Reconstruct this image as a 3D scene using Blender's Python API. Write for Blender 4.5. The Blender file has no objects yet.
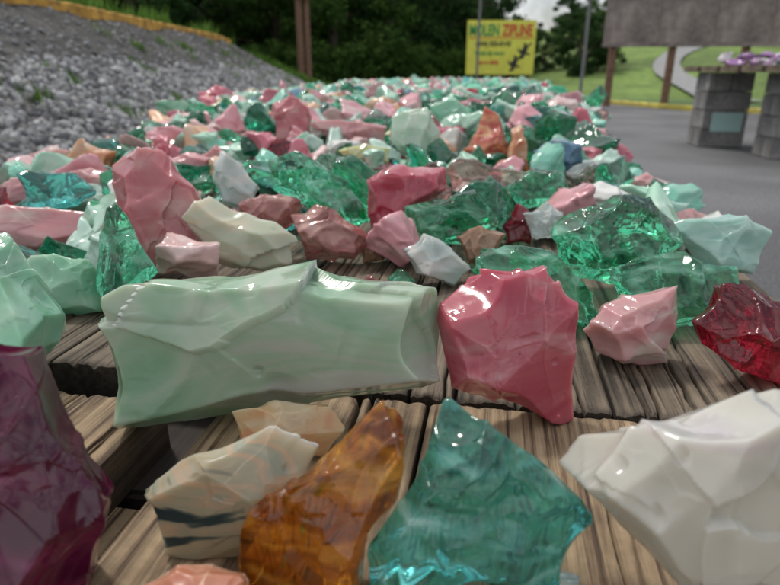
import bpy, bmesh, math, random
import numpy as np
from mathutils import Vector, Matrix, Euler
R=math.radians
rng=np.random.default_rng(7)
random.seed(7)
C=bpy.context.scene.collection

# ------------------------------------------------------------------ noise
_perm=np.random.default_rng(3).permutation(256)
_val=np.random.default_rng(4).uniform(-1,1,256)
def _h(ix,iy,iz): return _val[_perm[(_perm[(_perm[ix&255]+iy)&255]+iz)&255]]
def vnoise(p):
    i=np.floor(p).astype(np.int64); f=p-i; f=f*f*(3-2*f)
    x,y,z=i[:,0],i[:,1],i[:,2]; fx,fy,fz=f[:,0],f[:,1],f[:,2]
    def L(a,b,t): return a+(b-a)*t
    return L(L(L(_h(x,y,z),_h(x+1,y,z),fx),L(_h(x,y+1,z),_h(x+1,y+1,z),fx),fy),
             L(L(_h(x,y,z+1),_h(x+1,y,z+1),fx),L(_h(x,y+1,z+1),_h(x+1,y+1,z+1),fx),fy),fz)
def fbm(p,o=3):
    s=0;a=1.;t=0
    for k in range(o):
        s=s+a*vnoise(p*(2**k)+17.3*k); t+=a; a*=.5
    return s/t
def sstep(a,b,x):
    t=np.clip((x-a)/(b-a),0,1); return t*t*(3-2*t)

# ------------------------------------------------------------------ materials
def newmat(name):
    m=bpy.data.materials.new(name); m.use_nodes=True
    nt=m.node_tree; b=nt.nodes['Principled BSDF']; return m,nt,b
def N(nt,t,**k):
    n=nt.nodes.new(t)
    for a,v in k.items():
        if a in n.inputs: n.inputs[a].default_value=v
        else: setattr(n,a,v)
    return n
def ramp(nt,fac,stops):
    r=N(nt,'ShaderNodeValToRGB'); e=r.color_ramp.elements
    while len(e)<len(stops): e.new(.5)
    for i,(p,c) in enumerate(stops):
        e[i].position=p; e[i].color=(*c,1) if len(c)==3 else c
    nt.links.new(fac,r.inputs[0]); return r
def g(v): return (v,v,v)

def glassy(name,c1,c2,c3=None,trans=0.0,sss=.8,rough=.10,sc=22,useobj=False,dist=1.6,stops=None):
    """slag glass: swirled colours; trans>0 = clear coloured glass"""
    m,nt,b=newmat(name); L=nt.links
    tc=N(nt,'ShaderNodeTexCoord'); oi=N(nt,'ShaderNodeObjectInfo')
    b.inputs['IOR'].default_value=1.5
    if useobj and trans>.3:
        L.new(oi.outputs['Color'],b.inputs['Base Color']); b.inputs['Roughness'].default_value=rough
        b.inputs['Transmission Weight'].default_value=trans; return m
    add=N(nt,'ShaderNodeVectorMath',operation='ADD')
    comb=N(nt,'ShaderNodeMath',operation='MULTIPLY'); comb.inputs[1].default_value=7.0
    L.new(oi.outputs['Random'],comb.inputs[0])
    if useobj:
        sc=sc*.06
    L.new(tc.outputs['Object'],add.inputs[0]); L.new(comb.outputs[0],add.inputs[1])
    mp=N(nt,'ShaderNodeMapping'); mp.inputs['Rotation'].default_value=(.5,.7,.3); mp.inputs['Scale'].default_value=(.8,.35,2.0)
    L.new(add.outputs[0],mp.inputs[0]); v=mp.outputs[0]
    n1=N(nt,'ShaderNodeTexNoise',Scale=sc,Detail=2.5 if not useobj else 1.0,Roughness=.5,Distortion=dist)
    L.new(v,n1.inputs['Vector'])
    if c3 is None: c3=c2
    r=ramp(nt,n1.outputs[0],stops or [(.34,c1),(.47,tuple((a+b_)/2 for a,b_ in zip(c1,c2))),(.57,c2),(.70,c3)])
    if useobj:
        col=oi.outputs['Color']
        m2=N(nt,'ShaderNodeMix',data_type='RGBA'); rv=N(nt,'ShaderNodeMapRange'); rv.inputs[1].default_value=.52; rv.inputs[2].default_value=.74; rv.inputs[3].default_value=0; rv.inputs[4].default_value=.4
        L.new(n1.outputs[0],rv.inputs[0]); L.new(rv.outputs[0],m2.inputs[0]); L.new(col,m2.inputs[6]); m2.inputs[7].default_value=(.60,.58,.54,1); col=m2.outputs[2]
        L.new(col,b.inputs['Base Color'])
    else:
        L.new(r.outputs[0],b.inputs['Base Color'])
    rr=N(nt,'ShaderNodeMapRange'); rr.inputs[1].default_value=.35; rr.inputs[2].default_value=.65
    rr.inputs[3].default_value=rough*2.1; rr.inputs[4].default_value=rough*.8
    L.new(n1.outputs[0],rr.inputs[0]); L.new(rr.outputs[0],b.inputs['Roughness'])
    b.inputs['Transmission Weight'].default_value=trans
    if trans<.3:
        if not useobj:
            b.inputs['Transmission Weight'].default_value=.28
            nb=N(nt,'ShaderNodeTexNoise',Scale=55.0,Detail=5.0,Roughness=.62); L.new(v,nb.inputs['Vector'])
            bp=N(nt,'ShaderNodeBump',Strength=.22,Distance=.0012); L.new(nb.outputs[0],bp.inputs['Height']); L.new(bp.outputs[0],b.inputs['Normal'])
        b.inputs['Subsurface Weight'].default_value=sss
        b.inputs['Subsurface Radius'].default_value=(1,.8,.7)
        b.inputs['Subsurface Scale'].default_value=.018
    else:
        tr=N(nt,'ShaderNodeMapRange'); tr.inputs[1].default_value=.48; tr.inputs[2].default_value=.68
        tr.inputs[3].default_value=trans; tr.inputs[4].default_value=max(.1,trans-.3)
        L.new(n1.outputs[0],tr.inputs[0]); L.new(tr.outputs[0],b.inputs['Transmission Weight'])
    return m

K={
'plum':glassy('plum_glass',(.09,.004,.035),(.15,.010,.055),(.32,.07,.17),trans=.65,rough=.06,sc=14),
'agate':glassy('agate_glass',g(.5),g(.5),rough=.12,sc=13,dist=3.0,stops=[(.35,(.02,.05,.06)),(.39,(.09,.13,.12)),(.43,(.46,.40,.27)),(.50,(.42,.40,.28)),(.58,(.56,.41,.27)),(.66,(.36,.39,.30)),(.74,(.52,.46,.33))]),
'peachcream':glassy('peach_cream_glass',(.62,.28,.13),(.68,.46,.25),(.70,.58,.40),rough=.14),
'amber':glassy('amber_glass',(.38,.10,.006),(.66,.25,.018),(.82,.45,.09),trans=.92,rough=.05,sc=22),
'rust':glassy('rust_glass',(.50,.19,.11),(.56,.32,.21),(.4,.12,.08),rough=.15),
'teal':glassy('teal_glass',(.04,.40,.39),(.14,.62,.58),(.50,.82,.78),trans=.97,rough=.04,sc=20),
'lavwhite':glassy('lavender_white_glass',g(.5),g(.5),rough=.09,sc=7,dist=1.2,stops=[(.36,(.58,.56,.49)),(.50,(.64,.63,.57)),(.60,(.56,.50,.56)),(.70,(.46,.36,.48))]),
'clear':glassy('clear_glass',(.8,.9,.88),(.7,.85,.82),trans=.95,rough=.05),
'mintslab':glassy('mint_milk_glass',g(.5),g(.5),rough=.09,sc=7,dist=1.8,stops=[(.34,(.26,.45,.29)),(.43,(.36,.52,.37)),(.50,(.46,.55,.43)),(.56,(.40,.53,.39)),(.64,(.52,.54,.47)),(.72,(.50,.49,.45))]),
'pink':glassy('pink_glass',(.44,.065,.105),(.52,.13,.165),(.62,.34,.35),rough=.09,sc=9,dist=2),
'mint':glassy('mint_glass',(.20,.48,.31),(.33,.58,.42),(.44,.62,.48),rough=.09,sc=14),
'green':glassy('sea_green_glass',(.08,.58,.31),(.20,.74,.47),(.44,.84,.66),trans=.98,rough=.03),
'emerald':glassy('emerald_glass',(.05,.54,.26),(.17,.72,.42),(.42,.84,.62),trans=.98,rough=.03),
'rose':glassy('rose_glass',(.50,.14,.16),(.58,.24,.25),(.62,.36,.34),rough=.10,sc=12),
'ivory':glassy('ivory_glass',(.52,.59,.44),(.61,.58,.45),(.64,.59,.43),rough=.10),
'white':glassy('white_glass',(.52,.60,.58),(.62,.62,.59),(.65,.60,.58),rough=.11),
'palepink':glassy('pale_pink_glass',(.60,.28,.30),(.64,.40,.39),(.65,.54,.50),rough=.11,sc=13),
'rosebrown':glassy('rose_brown_glass',(.42,.14,.13),(.54,.25,.22),(.62,.38,.33),trans=.55,rough=.09),
'berry':glassy('berry_glass',(.42,.05,.09),(.52,.12,.16),(.60,.28,.30),rough=.10,sc=14),
'smoke':glassy('smoke_pink_glass',(.72,.44,.38),(.82,.64,.56),trans=.92,rough=.05),
'brown':glassy('brown_glass',(.32,.18,.11),(.44,.29,.20),rough=.16),
'ruby':glassy('ruby_glass',(.26,.006,.02),(.44,.012,.035),(.62,.10,.12),trans=.92,rough=.05,sc=18),
'frost':glassy('frosted_glass',(.70,.84,.80),(.80,.88,.86),trans=.75,rough=.2),
'aqua':glassy('aqua_glass',(.33,.56,.49),(.43,.61,.55),rough=.09),
'blue':glassy('slate_blue_glass',(.08,.18,.28),(.15,.28,.38),(.35,.46,.48),rough=.1),
'flame':glassy('flame_glass',(.45,.07,.05),(.60,.24,.13),(.68,.48,.24),rough=.12,sc=30),
'peach':glassy('peach_glass',(.64,.30,.16),(.68,.43,.27),(.68,.51,.38),rough=.12),
'darkred':glassy('dark_red_glass',(.42,.02,.05),(.3,.01,.03),trans=.7,rough=.06),
'palemint':glassy('pale_mint_glass',(.41,.60,.46),(.52,.63,.52),rough=.11),
'mintgreen':glassy('mint_green_glass',(.20,.52,.36),(.33,.58,.43),rough=.11),
'darkgreen':glassy('dark_green_glass',(.02,.24,.13),(.05,.36,.22),trans=.85,rough=.05),
'yellow':glassy('yellow_glass',(.58,.62,.25),(.66,.66,.42),rough=.12),
'hotpink':glassy('hot_pink_glass',(.62,.13,.23),(.66,.27,.33),rough=.12),
}
CLEARK={'plum','amber','teal','clear','green','emerald','smoke','ruby','frost','darkred','darkgreen','rosebrown'}
M_SLAG=glassy('slag_glass_mix',(1,1,1),(1,1,1),(.95,.95,.95),useobj=True,rough=.13,sc=16,sss=0,dist=0)
M_CLEAR=glassy('clear_glass_mix',(.7,.88,.84),(1,1,1),(1,1,1),useobj=True,trans=.93,rough=.06,sc=20,dist=0)

# ------------------------------------------------------------------ chunk shape
_ico={}
def ico(sub):
    if sub not in _ico:
        bm=bmesh.new(); bmesh.ops.create_icosphere(bm,subdivisions=sub,radius=1)
        v=np.array([x.co[:] for x in bm.verts]); fcs=np.array([[q.index for q in x.verts] for x in bm.faces]); bm.free()
        _ico[sub]=(v,fcs)
    return _ico[sub]
def mesh_from(name,v,fcs,mat=None,smooth=True):
    me=bpy.data.meshes.new(name); v=np.asarray(v,dtype=np.float32); fcs=np.asarray(fcs,dtype=np.int32)
    k=fcs.shape[1]
    me.vertices.add(len(v)); me.vertices.foreach_set('co',v.ravel())
    me.loops.add(fcs.size); me.loops.foreach_set('vertex_index',fcs.ravel())
    me.polygons.add(len(fcs)); me.polygons.foreach_set('loop_start',np.arange(0,fcs.size,k,dtype=np.int32))
    me.polygons.foreach_set('loop_total',np.full(len(fcs),k,dtype=np.int32))
    me.update(calc_edges=True); me.validate()
    me.polygons.foreach_set('use_smooth',np.full(len(me.polygons),smooth))
    if mat: me.materials.append(mat)
    return me
def clip_shape(dirs,planes,r,soft=60.,scoop=.12,size=1.):
    """distance along each dir to the nearest cutting surface; each surface is a shallow conchoidal scoop"""
    T=[]
    for n,d in planes:
        n=n/np.linalg.norm(n)
        c=dirs@n; c=np.where(c>.05,c,.05); t=d/c
        p=dirs*np.minimum(t,3*size)[:,None]
        a=np.cross(n,[.3,.5,.8]); a/=np.linalg.norm(a); b=np.cross(n,a)
        R0=size*r.uniform(.5,1.1); ox,oy=r.uniform(-.45,.45,2)*size
        x=p@a-ox; y=p@b-oy; rho2=(x*x+y*y)/(R0*R0)
        k=r.uniform(-.1,1.)*scoop
        T.append(d*(1-k*np.exp(-rho2*2.2))/c)
    T=np.array(T); m=T.min(0)
    s=soft/size
    return m-np.log(np.exp(-(T-m)*s).sum(0))/s
def flakes(P,r,n,amp,tilt,warp=.12,st=None):
    """conchoidal flake scars: concave cells bounded by sharp ridges, with small step fractures"""
    Q=P+warp*np.stack([vnoise(P*1.7+5),vnoise(P*1.7+25),vnoise(P*1.7+45)],1)
    if st is not None: Q=Q@st
    S=Q[r.integers(0,len(Q),n)]+r.normal(size=(n,3))*.04
    D=((Q**2).sum(1)[:,None]-2*Q@S.T+(S**2).sum(1)[None])
    off=r.uniform(0,.10,n)/max(1,n/12)
    k=(D+off[None]).argmin(1); d2=np.maximum(D[np.arange(len(Q)),k],0)+off[k]
    gr=r.normal(size=(n,3))*tilt
    return d2*amp*r.uniform(.3,1.5,n)[k]+((Q-S[k])*gr[k]).sum(1)
def hero_mesh(name,prof,width,depth,tilt,zc,base,seed,sub=6,mat=None,clear=False,flow=0.):
    """prof: traced outline (any units) -> solid shard; tilt: lean-back angle; flat worn base at `base`"""
    r=np.random.default_rng(seed)
    pr=np.array(prof,float); mn,mx=pr.min(0),pr.max(0); s=width/(mx[0]-mn[0])
    q=(pr-(mn+mx)/2)*s; q[:,1]*=-1
    hgt=(mx[1]-mn[1])*s; size=.5*math.sqrt(width*hgt)
    U=np.array([1,0,0.]);V=np.array([0,math.sin(tilt),math.cos(tilt)]);W=np.array([0,-math.cos(tilt),math.sin(tilt)])
    area=0.5*sum(q[i][0]*q[(i+1)%len(q)][1]-q[(i+1)%len(q)][0]*q[i][1] for i in range(len(q)))
    if area<0: q=q[::-1]
    cen=q.mean(0)
    if width/hgt>1.6: cen=(q.min(0)+q.max(0))/2
    planes=[]
    for i in range(len(q)):
        a=q[i];b=q[(i+1)%len(q)];e=b-a; n2=np.array([e[1],-e[0]])
        ln=np.linalg.norm(n2)
        if ln<1e-6: continue
        n2/=ln
        d0=float(n2@(a-cen))
        if d0<size*.08: d0=size*.08
        for w in (r.uniform(.05,.6),-r.uniform(.05,.5)):
            n=n2[0]*U+n2[1]*V+w*W; l=np.linalg.norm(n); planes.append((n/l,d0/l*1.02))
    hd=depth/2
    for k in range(3):
        n=W+U*r.uniform(-.5,.5)*min(1,hgt/width)+V*r.uniform(-.35,.5); l=np.linalg.norm(n); planes.append((n/l,hd*r.uniform(.85,1.1)/l*1.0))
    for k in range(2):
        n=-W+U*r.uniform(-.4,.4)*min(1,hgt/width)+V*r.uniform(-.3,.3); l=np.linalg.norm(n); planes.append((n/l,hd*r.uniform(.85,1.1)/l))
    lo_=.93 if width/hgt>1.6 else .78
    for k in range(14 if clear else 5):
        n=W*r.uniform(.3,1.2)+U*r.uniform(-1,1)+V*r.uniform(-.4,1); l=np.linalg.norm(n);n/=l
        sup=max(float((n@U)*p[0]+(n@V)*p[1]) for p in (q-cen))*(.85 if lo_<.9 else 1.)+abs(n@W)*hd*.8
        planes.append((n,sup*r.uniform(lo_,.99)))
    dirs,fc=ico(sub)
    sc=np.array([width,max(depth,hgt*.5),hgt]); D=dirs*sc; D/=np.linalg.norm(D,axis=1)[:,None]
    t=clip_shape(D,planes,r,soft=130,scoop=.26,size=size)
    P=D*t[:,None]/size
    st=np.diag(r.permutation([.75,1.,1.25]))
    h=flakes(P,r,11,.24,.02,.30,st)
    mask=sstep(.0,.35,fbm(P*1.5+seed*.7+3,2))          # bruised zones; the rest stays smooth glass
    h+=flakes(P,r,70,.45,.03,.12,st)*(.2+.8*mask)*(.8 if clear else (.3 if flow else .55))
    if flow:                                            # a few irregular flow ledges along the piece
        wq=.8*np.stack([vnoise(P*1.3+11),vnoise(P*1.3+31),vnoise(P*1.3+51)],1)
        a_=(P[:,2]+wq[:,2])*1.5+(P[:,0]+wq[:,0])*.25+P[:,1]*.7
        m2=sstep(-.25,.35,vnoise(P*np.array([.9,1.2,1.2])+3.7))
        h+=-flow*1.2*(1-np.abs(np.sin(a_*2.6)))**2.5*m2
        h+=-flow*2.4*np.exp(-((P[:,0]-.3)**2/1.4+(P[:,2]+.12)**2/.10))
        h+=flow*1.0*np.exp(-((P[:,0]+.7)**2/.6+(P[:,2]-.42)**2/.02))
    nz=fbm(P*1.3+seed*3.1,2)*.03*size+ (h-h.mean())*size+fbm(P*16,2)*.0012*size*mask
    chip=np.maximum(0,vnoise(P*5.5+seed*1.7)-.62)*.09*size
    v=D*(t+nz-chip)[:,None]
    u=v@U; vv=v@V; ww=v@W
    q0,q1=q.min(0),q.max(0)
    a0,a1=u.min(),u.max(); u=q0[0]+(u-a0)/(a1-a0)*(q1[0]-q0[0])
    a0,a1=vv.min(),vv.max(); vv=q0[1]+(vv-a0)/(a1-a0)*(q1[1]-q0[1])
    v=u[:,None]*U+vv[:,None]*V+ww[:,None]*W
    v[:,2]=np.maximum(v[:,2],base-zc+.0005*vnoise(v*200))
    return mesh_from(name,v,fc,mat), hgt
def rand_chunk(seed,sub=5,clear=False):
    r=np.random.default_rng(seed); pl=[]
    for k in range(r.integers(8,12)+(5 if clear else 0)):
        n=r.normal(size=3); n/=np.linalg.norm(n); pl.append((n,r.uniform(.55,.98)))
    dirs,fc=ico(sub)
    t=np.minimum(clip_shape(dirs,pl,r,soft=60,scoop=.36,size=1.),1.45)
    P=dirs*t[:,None]; h=flakes(P,r,16,.26,.05,.25)+flakes(P,r,60,.3,.03)*sstep(0,.35,fbm(P*1.4+seed,2))
    t=t*(1+fbm(dirs*1.6+seed,2)*.05)+(h-h.mean())
    v=dirs*t[:,None]*np.array([1.,r.uniform(.6,.95),r.uniform(.45,.8)])
    return v,fc

# ------------------------------------------------------------------ heroes
TOP=.58
TA=R(9.9)
TILT=R(20.6)
Hs=[
('plum',[(0,335),(28,365),(62,420),(102,510),(104,545),(90,590),(55,640),(-70,640),(-80,400),(-40,330)],-.156,.177,.0760,0,.8),
('agate',[(142,495),(160,468),(205,450),(262,428),(318,432),(300,475),(262,540),(238,566),(160,552)],-.076,.216,.0836,0,.3),
('peachcream',[(232,412),(250,402),(332,406),(345,428),(325,455),(268,462),(238,440)],-.061,.2955,.068,0,.5),
('amber',[(383,402),(406,440),(407,480),(375,560),(348,612),(245,612),(236,570),(245,510),(305,462),(360,414)],-.0298,.1906,.0743,0,.5),
('rust',[(142,578),(180,556),(245,570),(262,600),(240,640),(150,640),(130,610)],-.080,.170,.0545,0,.6),
('teal',[(438,404),(472,402),(520,440),(592,515),(592,560),(560,612),(385,612),(367,560),(400,490),(422,440)],.0389,.1906,.0978,0,.5),
('lavwhite',[(690,392),(782,414),(850,440),(850,640),(760,640),(690,582),(600,542),(585,480),(602,455),(640,448),(662,420)],.1353,.177,.1095,0,.5),
('clear',[(520,580),(560,573),(582,580),(580,600),(530,600)],.0715,.1968,.0275,0,.8),
('mintslab',[(102,286),(125,270),(245,260),(300,266),(425,272),(441,320),(438,375),(425,386),(330,392),(240,412),(170,429),(130,427),(112,385),(104,340)],-.0778,.3304,.2226,0,.5),
('pink',[(455,275),(540,266),(578,292),(577,420),(562,429),(490,408),(443,388),(437,320)],.0771,.3304,.0926,0,.5),
('mint',[(0,232),(35,285),(62,328),(56,362),(25,386),(-60,380),(-80,300),(-50,235)],-.2977,.3868,.106,0,.6),
('mint',[(15,260),(60,254),(92,256),(102,270),(100,308),(60,316),(30,300)],-.318,.521,.0835,0,.6),
('green',[(110,203),(122,225),(156,265),(150,278),(106,318),(97,290),(98,235)],-.2507,.5161,.0561,0,.6),
('rose',[(110,168),(135,150),(165,150),(182,170),(202,195),(216,245),(190,266),(158,271),(130,243),(112,205)],-.2547,.627,.1189,.01,.5),
('ivory',[(187,198),(200,195),(245,215),(293,238),(298,262),(275,272),(225,265),(200,240)],-.1647,.6235,.1239,.01,.6),
('white',[(222,150),(240,162),(259,190),(248,210),(225,208),(212,178)],-.2197,.8252,.0668,.035,.6),
('palepink',[(-20,207),(50,206),(85,214),(91,240),(60,254),(-20,254)],-.4305,.686,.1348,.012,.9),
('rosebrown',[(238,205),(262,194),(300,200),(300,220),(280,236),(246,226)],-.1489,.7027,.0763,.03,.8),
('rosebrown',[(290,212),(325,203),(360,222),(373,245),(352,263),(300,261)],-.07,.672,.0993,.005,.7),
('green',[(268,162),(295,151),(335,163),(363,185),(368,215),(350,224),(300,208),(270,192)],-.0955,.7634,.1327,.03,.7),
('berry',[(367,182),(390,165),(440,170),(447,192),(410,216),(384,238),(368,228)],.0218,.7299,.1024,.02,.7),
('smoke',[(392,186),(420,178),(452,186),(448,212),(415,218),(394,208)],.0442,.7976,.0829,.03,.8),
('green',[(403,206),(455,196),(482,190),(501,225),(480,242),(420,251),(401,236)],.0742,.6885,.1217,.015,.8),
('white',[(420,234),(450,245),(471,270),(452,287),(414,274),(404,252)],.0517,.6019,.0729,0,.6),
('brown',[(456,238),(480,226),(506,236),(500,260),(470,266)],.1072,.6604,.0589,.005,.7),
('brown',[(360,250),(375,238),(388,244),(386,262),(364,264)],-.0195,.6836,.0341,0,.7),
('green',[(474,268),(510,244),(560,250),(602,290),(600,312),(580,328),(540,310),(490,298)],.1354,.4928,.1171,0,.6),
('palepink',[(588,328),(602,303),(640,288),(673,286),(678,318),(662,355),(625,366),(600,356)],.1936,.4186,.0717,0,.7),
('ruby',[(720,283),(770,290),(810,300),(820,380),(780,386),(738,374),(702,348),(693,318)],.2735,.3868,.0948,0,.6),
('emerald',[(550,238),(580,205),(640,195),(670,213),(686,240),(660,268),(610,285),(565,268)],.2367,.5752,.1412,.012,.7),
('frost',[(523,215),(545,202),(564,215),(556,240),(530,240)],.194,.7203,.0518,.02,.7),
('aqua',[(672,226),(735,214),(769,235),(752,275),(700,272)],.3634,.613,.1067,.01,.7),
('green',[(612,262),(640,252),(735,260),(742,290),(700,325),(670,331),(625,305)],.2585,.4861,.1193,0,.6),
('green',[(505,188),(530,168),(560,172),(572,195),(550,210),(515,210)],.2169,.8475,.0978,.03,.8),
('blue',[(534,150),(556,138),(580,146),(583,164),(560,174),(538,170)],.2971,1.0457,.0864,.05,.8),
('flame',[(483,106),(498,114),(509,145),(505,172),(463,170),(470,135)],.1879,1.162,.09,.035,.7),
('peach',[(506,128),(520,124),(528,150),(524,172),(508,172)],.2351,1.0992,.0407,.045,.9),
('smoke',[(445,170),(470,160),(530,172),(532,192),(490,200),(450,190)],.155,.9187,.1369,.03,.9),
('darkred',[(502,225),(518,203),(534,215),(530,245),(508,245)],.169,.7499,.0422,.005,.7),
('palemint',[(392,116),(425,107),(441,138),(432,156),(405,158),(390,140)],.0501,1.1759,.1002,.06,.7),
('mintgreen',[(430,108),(450,98),(471,112),(470,134),(440,136)],.1504,1.495,.1035,.07,.7),
('rose',[(272,108),(290,98),(310,112),(306,145),(275,148)],-.2197,1.3365,.0888,.06,.7),
('palepink',[(310,128),(350,118),(387,128),(384,152),(325,152)],-.09,1.309,.168,.055,.8),
('peach',[(60,160),(85,140),(116,146),(112,178),(70,180)],-.562,1.1025,.104,.03,.8),
('palepink',[(25,155),(50,143),(78,150),(74,176),(30,176)],-.655,1.145,.102,.03,.8),
('palepink',[(62,178),(90,168),(118,178),(112,204),(70,202)],-.482,.936,.09,.02,.8),
('palepink',[(0,190),(25,178),(62,186),(60,212),(5,212)],-.544,.879,.094,.02,.8),
('darkgreen',[(80,215),(92,203),(106,212),(104,250),(86,248)],-.39,.743,.034,0,.8),
('yellow',[(338,152),(360,145),(390,150),(388,166),(345,166)],-.048,1.106,.096,.055,.9),
('hotpink',[(595,146),(615,138),(631,158),(625,170),(600,168)],.482,1.285,.078,.02,.8),
('aqua',[(643,208),(665,200),(690,206),(688,226),(650,228)],.395,.821,.068,.01,.8),
('palepink',[(668,218),(690,209),(712,218),(705,234),(675,234)],.423,.807,.062,.005,.8),
('green',[(332,102),(348,94),(361,105),(358,126),(336,126)],-.127,1.78,.084,.07,.8),
('rose',[(200,155),(215,145),(228,158),(222,176),(202,174)],-.323,1.086,.052,.04,.8),
('palepink',[(165,160),(190,150),(214,158),(206,180),(170,180)],-.364,1.0725,.088,.035,.8),
('ruby',[(262,150),(278,138),(296,146),(290,160),(266,162)],-.215,1.158,.066,.055,.8),
('white',[(240,115),(262,108),(275,120),(268,134),(246,134)],-.36,1.65,.096,.06,.8),
('mint',[(150,100),(185,95),(205,108),(190,122),(158,122)],-.714,2.053,.15,.06,.6),
('white',[(560,170),(590,160),(618,170),(610,186),(570,186)],.37,1.0955,.108,.02,.8),
('palepink',[(622,182),(645,172),(670,184),(662,202),(630,202)],.449,1.021,.084,.005,.8),
('teal',[(570,190),(600,180),(640,190),(636,204),(580,206)],.341,.922,.11,.02,.8),
# loose small bits on the boards
('white',[(0,6),(6,0),(14,2),(18,8),(10,12),(2,11)],.02,.47,.012,0,.9),
('green',[(0,6),(6,0),(14,2),(18,8),(10,12),(2,11)],.012,.60,.03,0,.9),
('rosebrown',[(0,8),(8,0),(16,4),(19,10),(8,14)],-.02,.585,.025,0,.9),
('green',[(0,8),(8,0),(16,4),(19,10),(8,14)],-.20,.50,.03,0,.9),
('green',[(0,8),(8,0),(16,4),(19,10),(8,14)],.155,.60,.05,0,.9),
]
FLOW={'mintslab':.05}
# height field over the table (table-local s across, a along)
S0,S1,A0,A1,DX=-1.5,.7,-.1,7.2,.01
hm=np.zeros((int((S1-S0)/DX),int((A1-A0)/DX)))
ca,sa=math.cos(TA),math.sin(TA)
def toL(x,y): return x*ca-y*sa, x*sa+y*ca
def toW(s,a): return s*ca+a*sa, -s*sa+a*ca
def stamp(s,a,rs,ra,top):
    i0,i1=int((s-rs-S0)/DX),int((s+rs-S0)/DX)+1; j0,j1=int((a-ra-A0)/DX),int((a+ra-A0)/DX)+1
    i0=max(i0,0);j0=max(j0,0);i1=min(i1,hm.shape[0]);j1=min(j1,hm.shape[1])
    if i0>=i1 or j0>=j1: return
    I,J=np.meshgrid(np.arange(i0,i1),np.arange(j0,j1),indexing='ij')
    d=((I*DX+S0-s)/rs)**2+((J*DX+A0-a)/ra)**2
    hgt=np.where(d<1,top*(.55+.45*np.sqrt(np.clip(1-d,0,1))),0)
    hm[i0:i1,j0:j1]=np.maximum(hm[i0:i1,j0:j1],hgt)
for i,(k,pf,x,y,w,base,df) in enumerate(Hs):
    p=np.array(pf,float); asp=(p[:,1].max()-p[:,1].min())/(p[:,0].max()-p[:,0].min())
    hgt=w*asp; zc=base+.5*hgt*math.cos(TILT); yc=y+.5*hgt*math.sin(TILT)
    dep=df*min(w,hgt)
    me,_=hero_mesh('glass_chunk',pf,w,dep,TILT,zc,base,100+i,sub=7 if i<14 else (6 if w>.03 else 5),mat=K[k],clear=k in CLEARK,flow=FLOW.get(k,0) if i<14 else 0)
    o=bpy.data.objects.new('glass_chunk',me); C.objects.link(o); o.location=(x,yc,TOP+zc+.0006)
    s,a=toL(x,yc); stamp(s,a,w*.5,dep*.5+.03,zc*2-base)

# ------------------------------------------------------------------ chunk pile (instanced)
pile=bpy.data.objects.new('glass_chunk_pile',None); C.objects.link(pile)
tm=[];
for k in range(16):
    v,fc=rand_chunk(500+k,5); v2,fc2=rand_chunk(600+k,5,True)
    tm.append((mesh_from('shard_slag',v,fc,M_SLAG),mesh_from('shard_clear',v2,fc2,M_CLEAR),v))
slagc=[((.62,.29,.32),6),((.64,.43,.41),5),((.52,.14,.18),3),((.60,.60,.56),2.6),((.34,.57,.43),5),((.45,.61,.52),3),((.66,.38,.22),1.5),((.60,.60,.36),.8),((.38,.04,.08),.6),((.14,.27,.35),.6),((.20,.50,.38),5)]
clrc=[((.24,.76,.50),6),((.10,.64,.36),8),((.46,.84,.70),2.5),((.04,.48,.27),4.5),((.10,.56,.50),2.5),((.78,.47,.43),1.5),((.50,.035,.07),.6),((.76,.36,.07),.4)]
def pick(L):
    t=random.uniform(0,sum(w for _,w in L))
    for c,w in L:
        t-=w
        if t<=0: return c
    return L[0][0]
def edges(a):   # pile limits across the table
    l=-.88-.40*float(sstep(1.2,2.6,np.array(a))); r=.275+.12*float(sstep(1.7,2.6,np.array(a)))
    return l,r
cnt=0
for layer in range(5):
    for it in range(1500):
        a=.50+6.2*random.random()**1.25 if layer else .60+6.1*random.random()
        l,rr=edges(a); s=random.uniform(l,rr)
        if a<.95 and s>-.30 and s<.24 and layer>1: continue
        if a<.62 and s>-.30 : continue
        if a<.74 and s>-.05 : continue
        R0=random.uniform(.036,.068) if layer<3 else random.uniform(.027,.05)
        if a<1.2: R0*=.76
        cap=np.interp(a,[.5,.7,1.0,1.6,7],[.055,.062,.083,.135,.14])
        edge=min(s-l,rr-s); cap*=.5+.5*min(1,max(0,edge)/.12)
        i0=int((s-S0)/DX); j0=int((a-A0)/DX); n=max(2,int(R0*.6/DX))
        if i0-n<0 or j0-n<0 or i0+n>=hm.shape[0] or j0+n>=hm.shape[1]: continue
        hh=np.percentile(hm[i0-n:i0+n+1,j0-n:j0+n+1],60)
        zc=hh+R0*.42
        if zc+R0*.6>cap: continue
        isg=random.random()<(.55 if s>-.3 else .34)
        T=tm[random.randrange(16)]
        o=bpy.data.objects.new('shard',T[1] if (isg and a<2.8) else T[0]); C.objects.link(o); o.parent=pile
        x,y=toW(s,a); tl=.5 if hh<.03 else .8; e=Euler((random.uniform(-tl,tl)+(math.pi if random.random()<.5 else 0),random.uniform(-tl,tl),random.uniform(0,6.3)))
        lo=(np.array(e.to_matrix())@T[2].T)[2].min()*R0
        z=max(zc,-lo+.001) if hh<.02 else zc
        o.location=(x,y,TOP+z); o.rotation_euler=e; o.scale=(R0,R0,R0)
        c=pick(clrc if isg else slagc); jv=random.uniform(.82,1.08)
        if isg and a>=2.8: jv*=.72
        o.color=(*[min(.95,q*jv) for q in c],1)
        stamp(s,a,R0*.85,R0*.85,z+R0*.6); cnt+=1
print('pile',cnt)

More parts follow.
